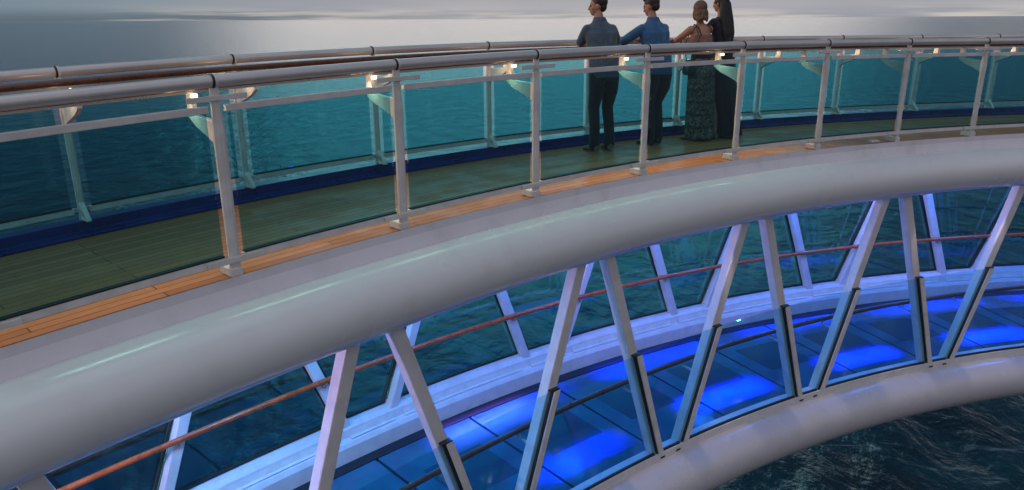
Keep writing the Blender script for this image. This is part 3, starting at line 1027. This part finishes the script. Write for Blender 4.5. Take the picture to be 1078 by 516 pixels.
def woman(label, s, d, turn, top, skirtm, hairm, headyaw, headpitch, armL, armR, long_hair, H=0.98, flare=(0.20, 0.24), hem_x=0.0, bare_back=True, lean=0.0):
    g = empty('person', label, 'person')
    place(g, s, d, turn)
    hp = Vector((0, -0.02, 0.93 * H))
    ch = Vector((lean * .6, 0.03, 1.25 * H))
    nk = Vector((lean, 0.065, 1.455 * H))
    hd = nk + Vector((lean * .3, 0.03, 0.150))
    b = bmesh.new()
    torso(b, [(0, hp.y, hp.z - 0.08, 0.12, 0.09), (0, hp.y, hp.z, 0.160, 0.110), (0, hp.y + .01, hp.z + 0.13, 0.122, 0.085),
              (ch.x, ch.y, ch.z, 0.138, 0.095), (nk.x, nk.y - .02, nk.z - 0.06, 0.125, 0.072), (nk.x, nk.y, nk.z, 0.048, 0.048)])
    limb(b, [tuple(nk - EZ * 0.04) + (0.047,), tuple(nk + Vector((0, 0.012, 0.04))) + (0.044,), tuple(hd - EZ * 0.05) + (0.044,)])
    hm = head(b, hd, headyaw, headpitch, 0.94)
    for sg, arm in ((-1, armL), (1, armR)):
        sh = Vector((nk.x + sg * 0.142, nk.y - 0.005, nk.z - 0.075))
        el_, wr, hdir = Vector(arm[0]), Vector(arm[1]), Vector(arm[2])
        limb(b, [tuple(sh) + (0.049,), tuple(sh.lerp(el_, .5)) + (0.041,), tuple(el_) + (0.035,), tuple(el_.lerp(wr, .35)) + (0.033,), tuple(wr) + (0.022,)])
        hand(b, wr, hdir, sg)
    for fx, sg in ((-0.09, -1), (0.09, 1)):
        limb(b, [(sg * 0.085, hp.y, hp.z - 0.02, 0.085), (sg * 0.08, 0.01, 0.48, 0.052), (fx, -0.03, 0.09, 0.034)])
        limb(b, [(fx, -0.04, 0.05, 0.030), (fx, 0.04, 0.035, 0.028), (fx, 0.12, 0.022, 0.020)])
    body = grown('body', b, M['skin'], g)
    eyes(hm, body)
    b = bmesh.new()
    fold = lambda i, q: 0.014 * math.sin(6 * q + i) + 0.01 * math.sin(11 * q)
    topz = nk.z - (0.13 if bare_back else 0.02)
    rows = [(0, hp.y, hp.z - 0.02, 0.172, 0.124), (0, hp.y + .01, hp.z + 0.12, 0.138, 0.102), (ch.x, ch.y, ch.z - .02, 0.152, 0.108)]
    rows += [(nk.x, nk.y - .03, nk.z - 0.13, 0.155, 0.092)] if bare_back else [(nk.x, nk.y - .03, nk.z - 0.12, 0.165, 0.098), (nk.x, nk.y - .01, nk.z - 0.05, 0.13, 0.075), (nk.x, nk.y, nk.z - 0.01, 0.06, 0.055)]
    torso(b, rows, 26, fold)
    if not bare_back:
        for sg, arm in ((-1, armL), (1, armR)):
            sh = Vector((nk.x + sg * 0.140, nk.y - 0.005, nk.z - 0.085))
            el_, wr = Vector(arm[0]), Vector(arm[1])
            limb(b, [tuple(sh) + (0.060,), tuple(sh.lerp(el_, .5)) + (0.052,), tuple(el_) + (0.045,), tuple(el_.lerp(wr, .8)) + (0.034,)], 12)
    grown('top', b, M[top], g, 0.008, 3)
    if bare_back:
        for sg in (-1, 1):
            b = bmesh.new()
            limb(b, [(nk.x + sg * 0.085, nk.y - 0.135, nk.z - 0.14, 0.007), (nk.x + sg * 0.095, nk.y - 0.085, nk.z - 0.05, 0.007),
                     (nk.x + sg * 0.09, nk.y + 0.0, nk.z - 0.015, 0.007), (nk.x + sg * 0.085, nk.y + 0.075, nk.z - 0.09, 0.007)], 8)
            link('strap', b, M['blackcloth'], g, smooth=True)
        b = bmesh.new()
        torso(b, [(0, hp.y + .01, hp.z + 0.10, 0.150, 0.112), (0, hp.y + .01, hp.z + 0.12, 0.147, 0.112), (0, hp.y + .01, hp.z + 0.15, 0.145, 0.110)], 26)
        link('belt', b, M['blackcloth'], g, smooth=True)
    # full-length skirt with real folds
    b = bmesh.new()
    f0, f1 = flare
    z0 = hp.z + 0.10
    rows = []
    NR = 14
    for k in range(NR + 1):
        u = k / NR
        z = z0 * (1 - u) + 0.035 * u
        rx = 0.150 + 0.030 * min(1, u * 6) + (f0 - 0.18) * max(0, u - .2) / .8
        ryy = 0.118 + 0.020 * min(1, u * 6) + (f1 - 0.14) * max(0, u - .2) / .8
        rows.append((hem_x * u ** 1.5, hp.y + 0.01, z, rx, ryy))
    torso(b, rows, 72, lambda i, q: (i / NR) * (0.075 * math.sin(9 * q + 0.6 * math.sin(i * .5)) + 0.035 * math.sin(17 * q + i * .2)))
    link('skirt', b, M[skirtm], g, smooth=True)
    for fx in (-0.09, 0.09):
        b = bmesh.new()
        shoe(b, fx, 0.0, 0.003, R(0), 0.24)
        link('shoe', b, M['leather'], g, smooth=True)
    b = bmesh.new()

    def hb(x, y, z, rx, ry_, rz):
        mm = hm @ Matrix.Translation((x, y, z)) @ Matrix.Diagonal((rx, ry_, rz, 1))
        bmesh.ops.create_uvsphere(b, u_segments=18, v_segments=14, radius=1.0, matrix=mm)
    hb(0, -0.024, 0.030, 0.088, 0.100, 0.094)
    if long_hair:
        hb(0, -0.065, -0.08, 0.090, 0.060, 0.12)
        for q in (-0.055, -0.02, 0.02, 0.055):
            limb(b, [tuple(hm @ Vector((q, -0.07, -0.02))) + (0.045,), (hd.x + q * 1.3, hd.y - 0.115, hd.z - 0.22, 0.042),
                     (hd.x + q * 1.35, hd.y - 0.150, hd.z - 0.36, 0.034), (hd.x + q * 1.2, hd.y - 0.155, hd.z - 0.46 - abs(q), 0.018)], 10)
    else:
        hb(0, -0.055, -0.055, 0.092, 0.068, 0.085)
        for q in (-1, 1):
            hb(q * 0.066, -0.010, -0.055, 0.030, 0.055, 0.080)
        for k in range(14):
            a = R(200 + 10 * k)
            hb(0.078 * math.cos(a), -0.03 + 0.078 * math.sin(a), -0.115 + random.uniform(-0.02, 0.012), 0.020, 0.02, 0.035)
    grown('hair', b, M[hairm], g, 0.006, 1)
    return g


d3 = 1.12
w1 = woman('blonde woman in strappy rose top and long patterned skirt leaning on far rail', 0.78, d3, R(-4), 'pinktop', 'skirt',
           'blondehair', R(-14), R(-12), fore(-0.22, ry(d3) - 0.04, -0.10, ry(d3) + 0.16), fore(0.20, ry(d3) - 0.02, 0.05, ry(d3) + 0.16), False,
           flare=(0.170, 0.175), hem_x=0.03)
d4 = 1.12
w2 = woman('woman with long black hair in dark full-length dress, rightmost of the people', 1.08, d4, R(6), 'blackcloth', 'blackcloth',
           'blackhair', R(12), R(-6), fore(-0.20, ry(d4) - 0.03, -0.05, ry(d4) + 0.14), fore(0.22, ry(d4) - 0.02, 0.10, ry(d4) + 0.14), True,
           H=1.04, flare=(0.21, 0.20), hem_x=0.17, bare_back=False)

# handbag hanging at the blonde woman's left hip from a thin strap over her shoulder
hbg = empty('handbag', 'small dark teal handbag hanging at the blonde woman\'s left hip on a thin strap', 'handbag')
hbg.location = w1.location
hbg.rotation_euler = w1.rotation_euler
bm = bmesh.new()
torso(bm, [(-0.215, -0.03, 0.82, 0.045, 0.075), (-0.215, -0.03, 0.85, 0.055, 0.105), (-0.210, -0.03, 0.95, 0.050, 0.098), (-0.205, -0.03, 1.0, 0.022, 0.070)], 16)
link('pouch', bm, M['darkleather'], hbg, smooth=True)
bm = bmesh.new()
limb(bm, [(-0.205, -0.09, 0.985, 0.006), (-0.185, -0.12, 1.12, 0.006), (-0.15, -0.115, 1.26, 0.006), (-0.135, -0.02, 1.385, 0.006),
          (-0.135, 0.09, 1.30, 0.006), (-0.17, 0.13, 1.15, 0.006), (-0.205, 0.03, 0.985, 0.006)], 8)
link('strap', bm, M['darkleather'], hbg, smooth=True)
